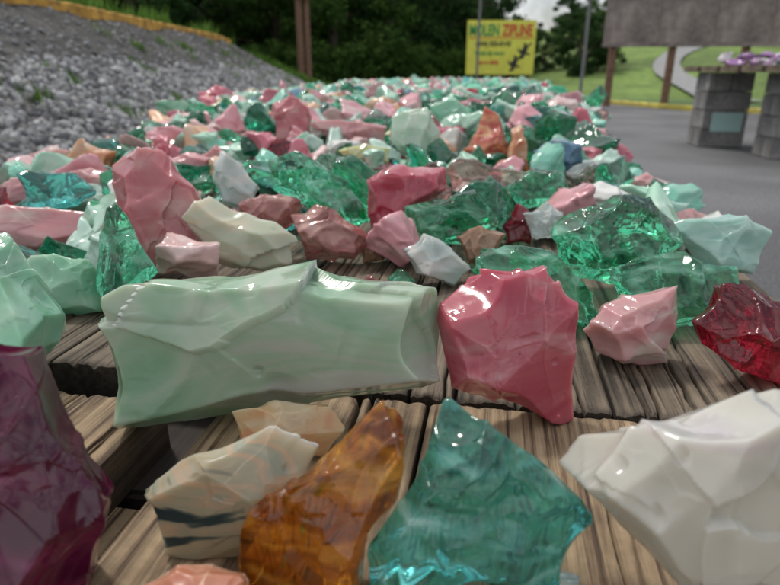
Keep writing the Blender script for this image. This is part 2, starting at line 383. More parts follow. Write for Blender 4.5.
# ------------------------------------------------------------------ wood
def wood_mat(name,light,dark,groove,sc=1.):
    m,nt,b=newmat(name); L=nt.links
    tc=N(nt,'ShaderNodeTexCoord'); oi=N(nt,'ShaderNodeObjectInfo')
    mp=N(nt,'ShaderNodeMapping'); mp.inputs['Scale'].default_value=(120*sc,2.4*sc,120*sc); 
    L.new(tc.outputs['Object'],mp.inputs[0])
    off=N(nt,'ShaderNodeVectorMath',operation='ADD'); ml=N(nt,'ShaderNodeMath',operation='MULTIPLY'); ml.inputs[1].default_value=40
    L.new(oi.outputs['Random'],ml.inputs[0]); L.new(mp.outputs[0],off.inputs[0]); L.new(ml.outputs[0],off.inputs[1])
    n=N(nt,'ShaderNodeTexNoise',Scale=1.5,Detail=8.0,Roughness=.74,Distortion=.15); L.new(off.outputs[0],n.inputs['Vector'])
    n2=N(nt,'ShaderNodeTexNoise',Scale=9.0,Detail=7.0,Roughness=.7); L.new(tc.outputs['Object'],n2.inputs['Vector'])
    r=ramp(nt,n.outputs[0],[(.36,groove),(.42,dark),(.50,tuple(a*.65+c*.35 for a,c in zip(light,dark))),(.62,light)])
    att=N(nt,'ShaderNodeAttribute',attribute_name='groove')
    mx=N(nt,'ShaderNodeMix',data_type='RGBA'); L.new(att.outputs['Fac'],mx.inputs[0]); L.new(r.outputs[0],mx.inputs[6]); mx.inputs[7].default_value=(*groove,1)
    m2=N(nt,'ShaderNodeMix',data_type='RGBA',blend_type='MULTIPLY'); m2.inputs[0].default_value=.85
    r2=ramp(nt,n2.outputs[0],[(.36,(.32,.30,.28)),(.5,(.75,.73,.70)),(.62,g(1.0))]); L.new(mx.outputs[2],m2.inputs[6]); L.new(r2.outputs[0],m2.inputs[7])
    L.new(m2.outputs[2],b.inputs['Base Color']); b.inputs['Roughness'].default_value=.75
    bp=N(nt,'ShaderNodeBump',Strength=1.0,Distance=.002); L.new(n.outputs[0],bp.inputs['Height']); L.new(bp.outputs[0],b.inputs['Normal'])
    return m
W_NEW=wood_mat('weathered_tan_wood',(.53,.39,.235),(.20,.125,.07),(.05,.031,.018))
W_OLD=wood_mat('weathered_grey_wood',(.28,.22,.155),(.095,.070,.048),(.014,.011,.009))
W_DARK=wood_mat('shade_dark_wood',(.04,.027,.018),(.016,.011,.008),(.006,.005,.004))  # near-black wood: the shade below the boards is put into the colour
def board(name,parent,s0,s1,a0,a1,z,th,mat,seed,nx=90,ny=160,depth=.0007,cracks=3):
    """thick board with a grooved, cracked top; local to the table frame"""
    r=np.random.default_rng(seed)
    xs=np.linspace(s0,s1,nx); ys=np.linspace(a0,a1,ny)
    X,Y=np.meshgrid(xs,ys,indexing='ij'); Pn=np.stack([X.ravel(),Y.ravel(),np.full(X.size,seed*1.3)],1)
    wob=vnoise(Pn*np.array([3,3,1.]))*.005
    gl=vnoise(np.stack([(Pn[:,0]+wob)*300,Pn[:,1]*1.4,Pn[:,2]],1))
    gl2=vnoise(np.stack([(Pn[:,0]+wob)*650,Pn[:,1]*4,Pn[:,2]+5],1))
    g1=np.clip((gl-.2)*1.6,0,1)
    hz=-g1*depth-np.clip(gl2,0,1)*depth*.4
    gr=g1*.5+np.clip(gl2,0,1)**2*.35
    for k in range(cracks):
        cs=r.uniform(s0+.008,s1-.008); ac=r.choice([a0,a1]) if r.random()<.5 else r.uniform(a0,a1); ln=r.uniform(.08,.35)
        lat=np.abs(Pn[:,0]-cs-.008*vnoise(np.stack([Pn[:,1]*7+k*7,Pn[:,2],Pn[:,2]],1))-.0014*vnoise(np.stack([Pn[:,1]*70+k*7,Pn[:,2],Pn[:,2]],1)))
        wd=r.uniform(.0007,.0018)*np.clip(1-((Pn[:,1]-ac)/ln)**2,0,1)+1e-6
        c=np.exp(-(lat/wd)**2)*(wd>1e-4)
        hz-=c*.008; gr=np.maximum(gr,c)
    ed=np.minimum(Pn[:,0]-s0,s1-Pn[:,0]); ea=np.minimum(Pn[:,1]-a0,a1-Pn[:,1])
    rd=.003
    hz-=(np.clip(1-ed/rd,0,1)**2+np.clip(1-ea/rd,0,1)**2)*.0016
    hz-=np.clip(1-ea/.02,0,1)*np.clip(vnoise(np.stack([Pn[:,0]*160,Pn[:,2]*0,Pn[:,2]],1)),0,1)*.003
    gr=np.maximum(gr,np.clip(1-ed/.003,0,1)*.6); gr=np.maximum(gr,np.clip(1-ea/.006,0,1)*.6)
    hz=np.minimum(hz,0)
    jit=vnoise(np.stack([Pn[:,0]*60,Pn[:,2],Pn[:,2]],1))*.003+vnoise(np.stack([Pn[:,0]*300,Pn[:,2],Pn[:,2]],1))*.0012
    col=np.arange(X.size)%ny
    Yj=Y.ravel()+np.where(col==0,1,0)*np.abs(jit)-np.where(col==ny-1,1,0)*np.abs(jit)
    v=np.stack([Pn[:,0],Yj,z+hz],1)
    idx=np.arange(X.size).reshape(nx,ny)
    f=np.stack([idx[:-1,:-1],idx[1:,:-1],idx[1:,1:],idx[:-1,1:]],-1).reshape(-1,4)
    ring=np.concatenate([idx[:,0],idx[-1,1:],idx[-2::-1,-1],idx[0,-2:0:-1]])
    up_=v[ring].copy(); low=v[ring].copy(); low[:,2]=z-th; b0=len(v); m=len(ring); v=np.concatenate([v,up_,low])
    k=np.arange(m); sk=np.stack([b0+k,b0+m+k,b0+m+(k+1)%m,b0+(k+1)%m],1)
    f=np.concatenate([f,sk])
    me=mesh_from(name,v,f,mat,True)
    at=me.attributes.new('groove','FLOAT','POINT'); at.data.foreach_set('value',np.concatenate([gr,np.full(m,.6),np.full(m,.98)]).astype(np.float32))
    o=bpy.data.objects.new(name,me); C.objects.link(o); o.parent=parent; 
    return o
def box(name,parent,cx,cy,cz,sx,sy,sz,mat,bev=.003,rot=0):
    bm=bmesh.new(); bmesh.ops.create_cube(bm,size=1); bmesh.ops.scale(bm,vec=(sx,sy,sz),verts=bm.verts)
    if bev: bmesh.ops.bevel(bm,geom=bm.edges[:],offset=bev,segments=2,affect='EDGES')
    me=bpy.data.meshes.new(name); bm.to_mesh(me); bm.free(); me.materials.append(mat)
    o=bpy.data.objects.new(name,me); C.objects.link(o); o.location=(cx,cy,cz); o.rotation_euler=(0,0,rot)
    if parent: o.parent=parent
    return o
def table(a0,a1,seams,mat,seed,fine,ext=None,ends=None):
    t=bpy.data.objects.new('wooden_table',None); C.objects.link(t); t.location=(0,0,TOP); t.rotation_euler=(0,0,-TA)
    for i,(l,r) in enumerate(seams):
        e0=a0+random.uniform(0,.003); e1=a1-random.uniform(0,.003)
        if ext: e1-=ext.get(i,0)
        board('board_%d'%(i+1),t,l,r,e0,e1,0,.038,mat,seed+i,nx=int((r-l)/(.0006 if fine else .004)),ny=int((a1-a0)/(.004 if fine else .02)),cracks=14 if seed==30 else 6)
    smin,smax=seams[0][0],seams[-1][1]; sc=(smin+smax)/2
    for k,aa in enumerate((a0+.16,a1-.12)):
        box('cross_beam_%d'%(k+1),t,sc,aa,-.038-.045,smax-smin-.06,.045,.09,mat)
        for j,ss in enumerate((smin+.12,smax-.12)):
            box('leg_%d_%d'%(k+1,j+1),t,ss,aa+.07,-.30-.011,.09,.09,.537,mat)
    return t
def seam(l,r,w=.14,gap=.006):
    out=[];x=l
    while x+w*.6<r: out.append((x,min(x+w,r))); x+=w+gap
    return out
t1=table(-.45,.367,[(-.76,-.62),(-.616,-.47),(-.467,-.325),(-.322,-.222),(-.177,-.037),(-.034,.107),(.110,.255),(.258,.33)],W_NEW,10,True,{0:.05,1:.04,2:.05,3:.03})
t2=table(.371,2.35,[(-.93,-.79),(-.787,-.641),(-.638,-.497),(-.494,-.348),(-.345,-.200),(-.197,-.053),(-.05,.091),(.094,.194),(.197,.295)],W_OLD,30,True)
box('joist',t2,-.3,.3655,-.0385-.07,1.24,.17,.14,W_DARK,.004)  # dark block added below the cross gap so the gap stays black
box('gap_backing_b',t1,-.205,.04,-.0385-.05,.13,.44,.10,W_DARK,.004)  # added under the long slot, stands in for the darkness there
table(2.37,4.6,seam(-1.32,.42),W_OLD,60,False)
table(4.62,6.9,seam(-1.32,.42),W_OLD,90,False)

# ------------------------------------------------------------------ ground & bank
def simple(name,stops,scale=20.,rough=.9,bump=.4,bd=.01,detail=5.,scale2=None,c2=None):
    m,nt,b=newmat(name); L=nt.links; tc=N(nt,'ShaderNodeTexCoord')
    n=N(nt,'ShaderNodeTexNoise',Scale=scale,Detail=detail,Roughness=.65); L.new(tc.outputs['Object'],n.inputs['Vector'])
    r=ramp(nt,n.outputs[0],stops); col=r.outputs[0]
    if scale2:
        n2=N(nt,'ShaderNodeTexNoise',Scale=scale2,Detail=3.0); L.new(tc.outputs['Object'],n2.inputs['Vector'])
        r2=ramp(nt,n2.outputs[0],[(.4,g(.65)),(.62,g(1.1))])
        mx=N(nt,'ShaderNodeMix',data_type='RGBA',blend_type='MULTIPLY'); mx.inputs[0].default_value=1
        L.new(col,mx.inputs[6]); L.new(r2.outputs[0],mx.inputs[7]); col=mx.outputs[2]
    L.new(col,b.inputs['Base Color']); b.inputs['Roughness'].default_value=rough
    bp=N(nt,'ShaderNodeBump',Strength=bump,Distance=bd); L.new(n.outputs[0],bp.inputs['Height']); L.new(bp.outputs[0],b.inputs['Normal'])
    return m
M_ASPH=simple('asphalt',[(.32,g(.06)),(.5,(.125,.125,.13)),(.68,(.26,.26,.26))],scale=70,rough=.75,bump=.6,bd=.008,scale2=.6)
M_GRASS=simple('grass',[(.3,(.05,.09,.02)),(.55,(.10,.17,.035)),(.75,(.16,.23,.06))],scale=9,bump=.8,bd=.05,scale2=.4)
M_BASE=simple('gravel_base',[(.3,g(.10)),(.55,(.22,.21,.20)),(.75,g(.36))],scale=28,bump=1,bd=.03,scale2=1.1)
M_SOIL=simple('dark_shoulder',[(.3,(.02,.02,.022)),(.5,(.055,.053,.05)),(.7,(.16,.15,.135))],scale=9,bump=1,bd=.05,detail=9,scale2=.8)
M_CONC=simple('concrete',[(.3,g(.14)),(.55,(.24,.23,.22)),(.75,g(.33))],scale=35,bump=.6,bd=.004,scale2=3)
M_DRIVE=simple('concrete_road',[(.3,g(.20)),(.7,g(.30))],scale=3,bump=.2)
M_YEL=simple('worn_yellow_paint',[(.32,(.18,.12,.06)),(.46,(.55,.29,.05)),(.7,(.62,.38,.08))],scale=5,bump=.4,bd=.01,scale2=3)
M_YEL2=simple('yellow_kerb_paint',[(.32,(.40,.32,.10)),(.6,(.62,.52,.10))],scale=5,bump=.2)
M_POLEW=simple('pole_wood',[(.3,(.10,.055,.035)),(.7,(.22,.125,.08))],scale=12,bump=.4)
M_METAL=simple('grey_metal',[(.3,g(.12)),(.7,g(.2))],scale=12,rough=.5,bump=.1)
M_PANEL=simple('weathered_panel',[(.3,(.16,.13,.12)),(.55,(.26,.215,.195)),(.75,(.34,.30,.28))],scale=4,bump=.3,scale2=1.3)

def sheet(name,pts,z,mat):
    me=bpy.data.meshes.new(name); me.from_pydata([(x,y,z) for x,y in pts],[],[list(range(len(pts)))]); me.materials.append(mat)
    o=bpy.data.objects.new(name,me); C.objects.link(o); return o
sheet('ground',[(-400,-400),(400,-400),(400,400),(-400,400)],-.006,M_GRASS)
sheet('asphalt_pavement',[(-2.6,-12),(14,-12),(14,9.2),(6.5,13),(5.0,18.4),(3.5,24),(-2.2,28)],0,M_ASPH)

def zbank(x,y):
    x=np.asarray(x,float);y=np.asarray(y,float)
    z=np.interp(-x,[1.6,2.0,3.35,4.6,8,40],[-.02,.05,.86,1.58,1.66,3.0])
    return z*(1-sstep(17,28,y))+ -.02*sstep(17,28,y)+.0
bx=-np.concatenate([np.linspace(1.55,5.2,120),np.linspace(5.3,45,50)]); by=np.linspace(-6,30,300)
X,Y=np.meshgrid(bx,by,indexing='ij'); Z=zbank(X,Y)
q=np.stack([X.ravel(),Y.ravel(),np.zeros(X.size)],1)
Z=Z.ravel()+ (fbm(q*.9,3)*.10+fbm(q*4,2)*.03)*sstep(1.8,2.4,-q[:,0])
idx=np.arange(X.size).reshape(X.shape)
F=np.stack([idx[:-1,:-1],idx[:-1,1:],idx[1:,1:],idx[1:,:-1]],-1).reshape(-1,4)
v=np.stack([X.ravel(),Y.ravel(),Z],1)
me=mesh_from('gravel_bank',v,F); 
for m in (M_BASE,M_SOIL,M_GRASS): me.materials.append(m)
fx=X[:-1,:-1].ravel(); fy=Y[:-1,:-1].ravel(); wv=fbm(np.stack([fx*0,fy*.8,fx*0],1),2)*.15
mi=np.where(fx+wv>-3.3,0,np.where(fx>-4.68,1,2)); mi=np.where((fy>22),2,mi)
me.polygons.foreach_set('material_index',mi.astype(np.int32))
bank=bpy.data.objects.new('gravel_bank',me); C.objects.link(bank)
def bankz(x,y):
    p=np.stack([x,y,np.zeros_like(x)],1)
    return zbank(x,y)+(fbm(p*.9,3)*.10+fbm(p*4,2)*.03)*sstep(1.8,2.4,-x)

def stones(name,x,y,size,seed,mats,sub=2):
    r=np.random.default_rng(seed); n=len(x); z=bankz(x,y)
    dirs,fc=ico(sub); V=[];F=[]
    shapes=[]
    for k in range(16):
        pl=[]
        for _ in range(7):
            nn=r.normal(size=3); nn/=np.linalg.norm(nn); pl.append((nn,r.uniform(.45,.9)))
        shapes.append(np.min([d/np.maximum(dirs@nn,.1) for nn,d in pl],0).clip(0,1.3)[:,None]*dirs*np.array([1,.8,.65]))
    for i in range(n):
        sh=shapes[r.integers(16)]; e=np.array(Euler(tuple(r.uniform(-3,3,3)*np.array([.4,.4,1]))).to_matrix())
        V.append(sh@e.T*size[i]+np.array([x[i],y[i],z[i]+size[i]*.25])); F.append(fc+i*len(dirs))
    me=mesh_from(name,np.concatenate(V),np.concatenate(F),None,False)
    for m in mats: me.materials.append(m)
    me.polygons.foreach_set('material_index',np.repeat(r.integers(0,len(mats),n),len(fc)).astype(np.int32))
    o=bpy.data.objects.new(name,me); C.objects.link(o)
SM=[simple('stone_%d'%i,[(.3,tuple(c*.75 for c in cc)),(.7,cc)],scale=25,bump=.5,bd=.005,detail=3) for i,cc in enumerate([(.25,.25,.26),(.38,.38,.39),(.15,.15,.16),(.30,.29,.28),(.50,.50,.50)])]
r=np.random.default_rng(5); n=13000
y=1.5+21*r.random(n)**1.4; x=-1.75-1.6*r.random(n)+r.normal(size=n)*.05
stones('gravel',x,y,r.uniform(.02,.05,n)*(1+.4*(r.random(n)>.93)),6,SM)
n=1500; y=2+18*r.random(n)**1.2; x=-3.35-1.25*r.random(n)**1.5
stones('loose_stones',x,y,r.uniform(.012,.04,n),8,SM[:4])

def kerb(name,pts,w,h,mat,zf,seg=.1):
    P=[]; 
    for i in range(len(pts)-1):
        a=np.array(pts[i],float);b=np.array(pts[i+1],float);k=int(np.linalg.norm(b-a)/seg)+1
        for j in range(k): P.append(a+(b-a)*j/k)
    P.append(np.array(pts[-1],float)); P=np.array(P); d=np.gradient(P,axis=0); d/=np.linalg.norm(d,axis=1)[:,None]
    nrm=np.stack([-d[:,1],d[:,0]],1); z=zf(P[:,0],P[:,1])
    sec=[(-w/2,-.05),(-w/2,h-.02),(-w/2+.02,h),(w/2-.02,h),(w/2,h-.02),(w/2,-.05)]
    V=[];m=len(sec)
    for i in range(len(P)):
        for u,hh in sec:
            jj=.006*math.sin(i*1.7+u*50)+.004*math.sin(i*.9)
            V.append((P[i,0]+nrm[i,0]*u,P[i,1]+nrm[i,1]*u,z[i]+hh+jj))
    F=[(i*m+k,i*m+(k+1)%m,(i+1)*m+(k+1)%m,(i+1)*m+k) for i in range(len(P)-1) for k in range(m)]
    F+=[tuple(range(m))[::-1],tuple(range((len(P)-1)*m,len(P)*m))]
    me=bpy.data.meshes.new(name); me.from_pydata(V,[],F); me.materials.append(mat); bm=bmesh.new(); bm.from_mesh(me); bmesh.ops.recalc_face_normals(bm,faces=bm.faces); bm.to_mesh(me); bm.free()
    o=bpy.data.objects.new(name,me); C.objects.link(o)
kerb('painted_kerb',[(-4.68,1),(-4.68,18.5)],.17,.14,M_YEL,lambda x,y:zbank(x,y))
kerb('yellow_kerb',[(13.5,9.3),(6.6,12.8),(5.15,18.2),(3.6,24)],.12,.10,M_YEL2,lambda x,y:np.zeros_like(x))

# ------------------------------------------------------------------ grass hill + road
def zhill(x,y):
    x=np.asarray(x,float);y=np.asarray(y,float)
    d=np.clip((y-19)/45,0,1)*np.clip((x-3)/12+.1,0,1)
    return 4.6*d**.85-.03
hx=np.linspace(0,90,110); hy=np.linspace(14,110,120)
X,Y=np.meshgrid(hx,hy,indexing='ij'); Z=zhill(X,Y)+fbm(np.stack([X.ravel()*.15,Y.ravel()*.15,X.ravel()*0],1),3).reshape(X.shape)*.12*np.clip((Y-26)/10,0,1)
idx=np.arange(X.size).reshape(X.shape); F=np.stack([idx[:-1,:-1],idx[1:,:-1],idx[1:,1:],idx[:-1,1:]],-1).reshape(-1,4)
M_LAWN=simple('lawn',[(.3,(.08,.135,.022)),(.55,(.15,.235,.04)),(.75,(.24,.30,.08))],scale=4,bump=.6,bd=.06,scale2=.3)
o=bpy.data.objects.new('grass_hill',mesh_from('grass_hill',np.stack([X.ravel(),Y.ravel(),Z.ravel()],1),F,M_LAWN)); C.objects.link(o)
pts=[(9.4,16.5),(10.3,21),(11.1,25),(12.4,28.5),(14.4,32),(18.3,38),(24,44)]
P=[]
for i in range(len(pts)-1):
    for j in range(8): P.append(np.array(pts[i])+(np.array(pts[i+1])-np.array(pts[i]))*j/8)
P=np.array(P); 
for _ in range(10): P[1:-1]=(P[:-2]+P[1:-1]*2+P[2:])/4
d=np.gradient(P,axis=0); d/=np.linalg.norm(d,axis=1)[:,None]
V=[]
for i in range(len(P)):
    for u in np.linspace(-.55,.55,7):
        xx=P[i,0]-d[i,1]*u; yy=P[i,1]+d[i,0]*u; V.append((xx,yy,float(zhill(xx,yy))+.10))
F=[(i*7+k,i*7+k+1,(i+1)*7+k+1,(i+1)*7+k) for i in range(len(P)-1) for k in range(6)]
me=bpy.data.meshes.new('driveway'); me.from_pydata(V,[],F); me.materials.append(M_DRIVE); o=bpy.data.objects.new('driveway',me); C.objects.link(o)

# ------------------------------------------------------------------ foliage
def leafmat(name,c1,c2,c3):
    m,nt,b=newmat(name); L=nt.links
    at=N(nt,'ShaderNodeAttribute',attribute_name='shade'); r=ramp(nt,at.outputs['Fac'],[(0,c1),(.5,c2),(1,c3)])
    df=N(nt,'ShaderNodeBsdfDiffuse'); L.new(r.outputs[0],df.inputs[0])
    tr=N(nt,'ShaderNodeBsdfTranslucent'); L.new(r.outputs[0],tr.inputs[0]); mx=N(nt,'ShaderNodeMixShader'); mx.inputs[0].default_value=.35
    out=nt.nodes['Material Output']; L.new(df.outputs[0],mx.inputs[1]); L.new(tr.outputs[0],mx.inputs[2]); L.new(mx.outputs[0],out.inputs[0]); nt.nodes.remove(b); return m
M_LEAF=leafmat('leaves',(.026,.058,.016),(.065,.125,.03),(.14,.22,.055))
M_LEAF2=leafmat('dark_leaves',(.018,.042,.018),(.045,.09,.032),(.09,.155,.05))
M_WEED=leafmat('weeds',(.04,.10,.02),(.10,.20,.035),(.18,.30,.07))
M_BARK=simple('bark',[(.3,(.04,.03,.022)),(.7,(.11,.085,.06))],scale=14,bump=.8,bd=.02)
def leaves(cen,rad,n,size,seed,flat=.75):
    """n leaf quads spread through clumps (centres, radii)"""
    r=np.random.default_rng(seed); k=r.integers(0,len(cen),n)
    d=r.normal(size=(n,3)); d/=np.linalg.norm(d,axis=1)[:,None]; rr=r.random(n)**.45
    p=cen[k]+d*rr[:,None]*rad[k][:,None]*np.array([1,1,flat])
    nn=d+r.normal(size=(n,3))*.7+np.array([0,0,.5]); nn/=np.linalg.norm(nn,axis=1)[:,None]
    a=np.cross(nn,r.normal(size=(n,3))); a/=np.linalg.norm(a,axis=1)[:,None]; b=np.cross(nn,a)
    s=size*r.uniform(.6,1.4,n)[:,None]
    V=np.stack([p-a*s,p-b*s*.45,p+a*s,p+b*s*.45],1).reshape(-1,3)
    F=np.arange(4*n).reshape(n,4)
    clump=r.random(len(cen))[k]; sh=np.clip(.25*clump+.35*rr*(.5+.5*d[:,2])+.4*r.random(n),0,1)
    return V,F,sh
def leafobj(name,V,F,sh,mat,parent=None):
    me=mesh_from(name,V,F,mat,False); at=me.attributes.new('shade','FLOAT','FACE'); at.data.foreach_set('value',sh.astype(np.float32)[:len(me.polygons)])
    o=bpy.data.objects.new(name,me); C.objects.link(o)
    if parent: o.parent=parent
    return o
def tube(pts,rad,ns=8):
    pts=np.array(pts,float); V=[];m=len(pts)
    for i in range(m):
        d=pts[min(i+1,m-1)]-pts[max(i-1,0)]; d/=np.linalg.norm(d); a=np.cross(d,[.1,.9,.2]); a/=np.linalg.norm(a); b=np.cross(d,a)
        for k in range(ns):
            t=2*math.pi*k/ns; V.append(pts[i]+(a*math.cos(t)+b*math.sin(t))*rad[i])
    F=[(i*ns+k,i*ns+(k+1)%ns,(i+1)*ns+(k+1)%ns,(i+1)*ns+k) for i in range(m-1) for k in range(ns)]
    return np.array(V),np.array(F)
def tree_data(seed,h,cr,low,nl,ls):
    r=np.random.default_rng(seed); V=[];F=[];o=0
    tr=[(0,0,-.3)]+[(r.normal()*.12*i/5,r.normal()*.12*i/5,h*.8*i/6) for i in range(1,7)]
    rd=[h*.028*(1-.12*i) for i in range(7)]
    v,f=tube(tr,rd,10); V.append(v);F.append(f);o=len(v); cen=[];rad=[]
    for k in range(16):
        z=low+(h*.85-low)*k/15; th=k*2.4+r.normal()*.3; prof=math.sin(math.pi*min(1,.22+.72*(z-low)/(h-low)))
        L_=cr*prof*r.uniform(.75,1.1); e=np.array([math.cos(th)*L_,math.sin(th)*L_,z+L_*.25])
        b=np.array([0,0,max(.8,z-.4)]); mid=(b+e)/2+np.array([0,0,.3])
        v,f=tube([b,mid,e],[h*.010,h*.007,h*.003],6); V.append(v);F.append(f+o);o+=len(v)
        for q in range(4):
            t=.5+.5*q/3; c=b+(e-b)*t+r.normal(size=3)*cr*.16; cen.append(c);rad.append(cr*r.uniform(.16,.30))
    lv=leaves(np.array(cen),np.array(rad),nl,ls,seed+1)
    wood=mesh_from('trunk_and_limbs',np.concatenate(V),np.concatenate(F),M_BARK); return wood,lv
variants=[]
for k,(h,cr,low) in enumerate([(9,3.3,.8),(11,3.8,1.2),(8,3.0,.5)]):
    wood,(V,F,sh)=tree_data(40+k,h,cr,low,15000,.13)
    ms=[]
    for mat in (M_LEAF,M_LEAF2):
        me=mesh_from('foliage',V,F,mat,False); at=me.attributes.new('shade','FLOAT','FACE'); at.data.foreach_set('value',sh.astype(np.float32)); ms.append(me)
    variants.append((wood,ms))
def tree(x,y,z,k,s=1,dark=0,rot=0):
    e=bpy.data.objects.new('deciduous_tree',None); C.objects.link(e); e.location=(x,y,z); e.scale=(s,s,s); e.rotation_euler=(0,0,rot)
    for nm,me in (('trunk_and_limbs',variants[k][0]),('foliage',variants[k][1][dark])):
        o=bpy.data.objects.new(nm,me); C.objects.link(o); o.parent=e
for (x,y,z,k,s,d) in [(-15,27,1.5,0,1,1),(-11.5,30,.6,1,1,1),(-8.5,33,0,2,1.1,1),(-5.5,31,0,1,1,0),(-2.6,30,0,0,1.05,0),(-.2,33,0,2,1.1,1),(2.0,37,0,1,1,1),(4.4,38,0,0,.8,1),
    (-13,20,1.9,2,.8,1),(-9.5,24,1.3,0,.9,1),
    (8.2,27.5,.3,2,.36,1),(9.4,28.5,.4,0,.30,1),(10.0,31,.8,2,.34,0),(7.6,31,.3,0,.30,1),(5.9,30,.1,2,.30,1),
    (12.6,44,1.8,2,.42,1),(15.2,46,2.2,0,.4,0),(24,34,2.5,1,.6,1),(27,33,2.5,2,.7,0),(22.5,52,3.5,2,.8,0),(18.5,66,4,0,.6,1),(30,40,3,1,.8,1)]:
    tree(x,y,z,k,s,d,random.uniform(0,6))
# distant woodland mass
r=np.random.default_rng(77); cen=[];rad=[]
for i in range(1500):
    ang=r.uniform(-.75,1.0); dist=r.uniform(50,62); x=math.tan(ang)*dist; 
    top=np.interp(x/dist,[-.9,.12,.165,.19,.24,.30,.36,.5,1.6],[14,13,10,5.2,3.9,3.9,5,9,12])
    z=r.random()**.8*top*dist/56; cen.append((x,dist,z)); rad.append(r.uniform(.8,1.7)*(1 if top>7 else .6))
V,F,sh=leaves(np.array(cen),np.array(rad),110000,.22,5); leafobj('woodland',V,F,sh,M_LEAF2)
hx=np.linspace(-90,110,160); V=[];
prof=np.interp(hx/66,[-.9,.12,.165,.19,.24,.30,.36,.5,1.6],[13,12,8,4.4,3.5,3.5,4.6,8,11])
for rr_,f_ in ((62,0),(64,.7),(68,1),(90,1.0)):
    for i,xx in enumerate(hx): V.append((xx*rr_/66,rr_,f_*(prof[i]+.4*math.sin(i*1.3)+.3*math.sin(i*.53))-.1))
n=len(hx); F=[(j*n+i,j*n+i+1,(j+1)*n+i+1,(j+1)*n+i) for j in range(3) for i in range(n-1)]
M_HILL=simple('woodland_backing',[(.3,(.01,.02,.008)),(.7,(.03,.05,.018))],scale=1.2,bump=1,bd=.4)  # backing behind the leaves, coloured as the deep shade between them
me=bpy.data.meshes.new('wooded_hill'); me.from_pydata(V,[],F); me.materials.append(M_HILL); o=bpy.data.objects.new('wooded_hill',me); C.objects.link(o)
cen=[];rad=[]
for i in range(560):
    x=r.uniform(-14,7); y=26+max(0,(x+2))*.9+r.uniform(0,3); cen.append((x,y,r.uniform(0,1.7)+float(zbank(x,y)))); rad.append(r.uniform(.3,.8))
V,F,sh=leaves(np.array(cen),np.array(rad),45000,.09,9); leafobj('undergrowth',V,F,sh,M_LEAF)
def blades(name,x,y,z,h,seed,mat,w=.012):
    r=np.random.default_rng(seed); n=len(x); th=r.uniform(0,6.28,n); ln=r.uniform(.1,.6,n)*h
    b=np.stack([x,y,z],1); dx=np.stack([np.cos(th),np.sin(th),th*0],1); sd=np.stack([-np.sin(th),np.cos(th),th*0],1)*w*r.uniform(.6,1.5,n)[:,None]
    m=b+dx*(ln*.3)[:,None]+np.array([0,0,.6])*h[:,None]; t=b+dx*ln[:,None]+np.array([0,0,1.])*h[:,None]
    V=np.stack([b-sd,b+sd,m+sd*.8,m-sd*.8,t-sd*.1,t+sd*.1],1).reshape(-1,3); k=np.arange(n)*6
    F=np.concatenate([np.stack([k,k+1,k+2,k+3],1),np.stack([k+3,k+2,k+5,k+4],1)])
    s=r.random(n); leafobj(name,V,F,np.concatenate([s,s]),mat)
n=9000; x=-4.85-r.random(n)**1.3*2.5; y=4+16*r.random(n); blades('weed_patch',x,y,bankz(x,y)-.02,r.uniform(.08,.38,n)*(.5+.9*(np.sin(y*1.9)+np.sin(y*.7)>.1)),3,M_WEED)
cx=[];cy=[]
for k in range(80):
    a=-1.8-2.5*r.random(); b=3+19*r.random()**.8; m=int(r.uniform(20,70)); cx+=list(a+r.normal(size=m)*.07); cy+=list(b+r.normal(size=m)*.1)
cx=np.array(cx);cy=np.array(cy); blades('grass_tuft',cx,cy,bankz(cx,cy),r.uniform(.04,.12,len(cx)),4,M_WEED,.006)
n=9000; x=-1.4-3*r.random(n); y=20+8*r.random(n); blades('tall_grass',x,y,np.maximum(bankz(x,y),-.01),r.uniform(.1,.35,n),14,M_WEED)

# ------------------------------------------------------------------ poles, signs
def pole(name,x,y,z0,z1,r0,mat,extra=None):
    v,f=tube([(x,y,z0),(x+.01,y,(z0+z1)/2),(x,y,z1)],[r0,r0*.95,r0*.9],14); o=bpy.data.objects.new(name,mesh_from(name,v,f,mat)); C.objects.link(o); return o
up=bpy.data.objects.new('utility_pole',None); C.objects.link(up)
p1=pole('pole_shaft',-2.98,21.2,0,7,.12,M_POLEW); p2=pole('stub_pole',-2.74,21.25,0,6.2,.10,M_POLEW); p1.parent=up;p2.parent=up
v1=box('brace',up,-2.86,21.2,3,.5,.3,.08,M_POLEW)
lp=bpy.data.objects.new('sign_pole',None); C.objects.link(lp)
a=pole('shaft',2.95,21.4,0,6.5,.045,M_METAL); a.parent=lp; b=box('base_plate',lp,2.95,21.4,.02,.25,.25,.04,M_METAL)
lp=bpy.data.objects.new('metal_post',None); C.objects.link(lp)
a=pole('shaft',4.37,14.3,0,2.25,.04,M_METAL); a.parent=lp; b=box('cap',lp,4.37,14.3,2.27,.14,.14,.05,M_METAL); b=box('base_plate',lp,4.37,14.3,.02,.2,.2,.03,M_METAL)
def flat(name,c,rough=.5):
    m,nt,b=newmat(name); tc=N(nt,'ShaderNodeTexCoord'); n=N(nt,'ShaderNodeTexNoise',Scale=3.0,Detail=5.0); nt.links.new(tc.outputs['Object'],n.inputs['Vector'])
    r=ramp(nt,n.outputs[0],[(.3,tuple(x*.82 for x in c)),(.7,c)]); nt.links.new(r.outputs[0],b.inputs['Base Color']); b.inputs['Roughness'].default_value=rough; return m
M_SY=flat('sign_yellow',(.74,.70,.10)); M_RED=flat('sign_red',(.60,.04,.03)); M_GRN=flat('sign_green',(.03,.30,.08)); M_BLK=flat('sign_black',(.02,.02,.02))
sg=bpy.data.objects.new('yellow_sign',None); C.objects.link(sg); sg.location=(4.62,26.6,.66)
SW,SH=2.85,2.10
box('panel',sg,0,0,SH/2,SW,.05,SH,M_SY,.008)
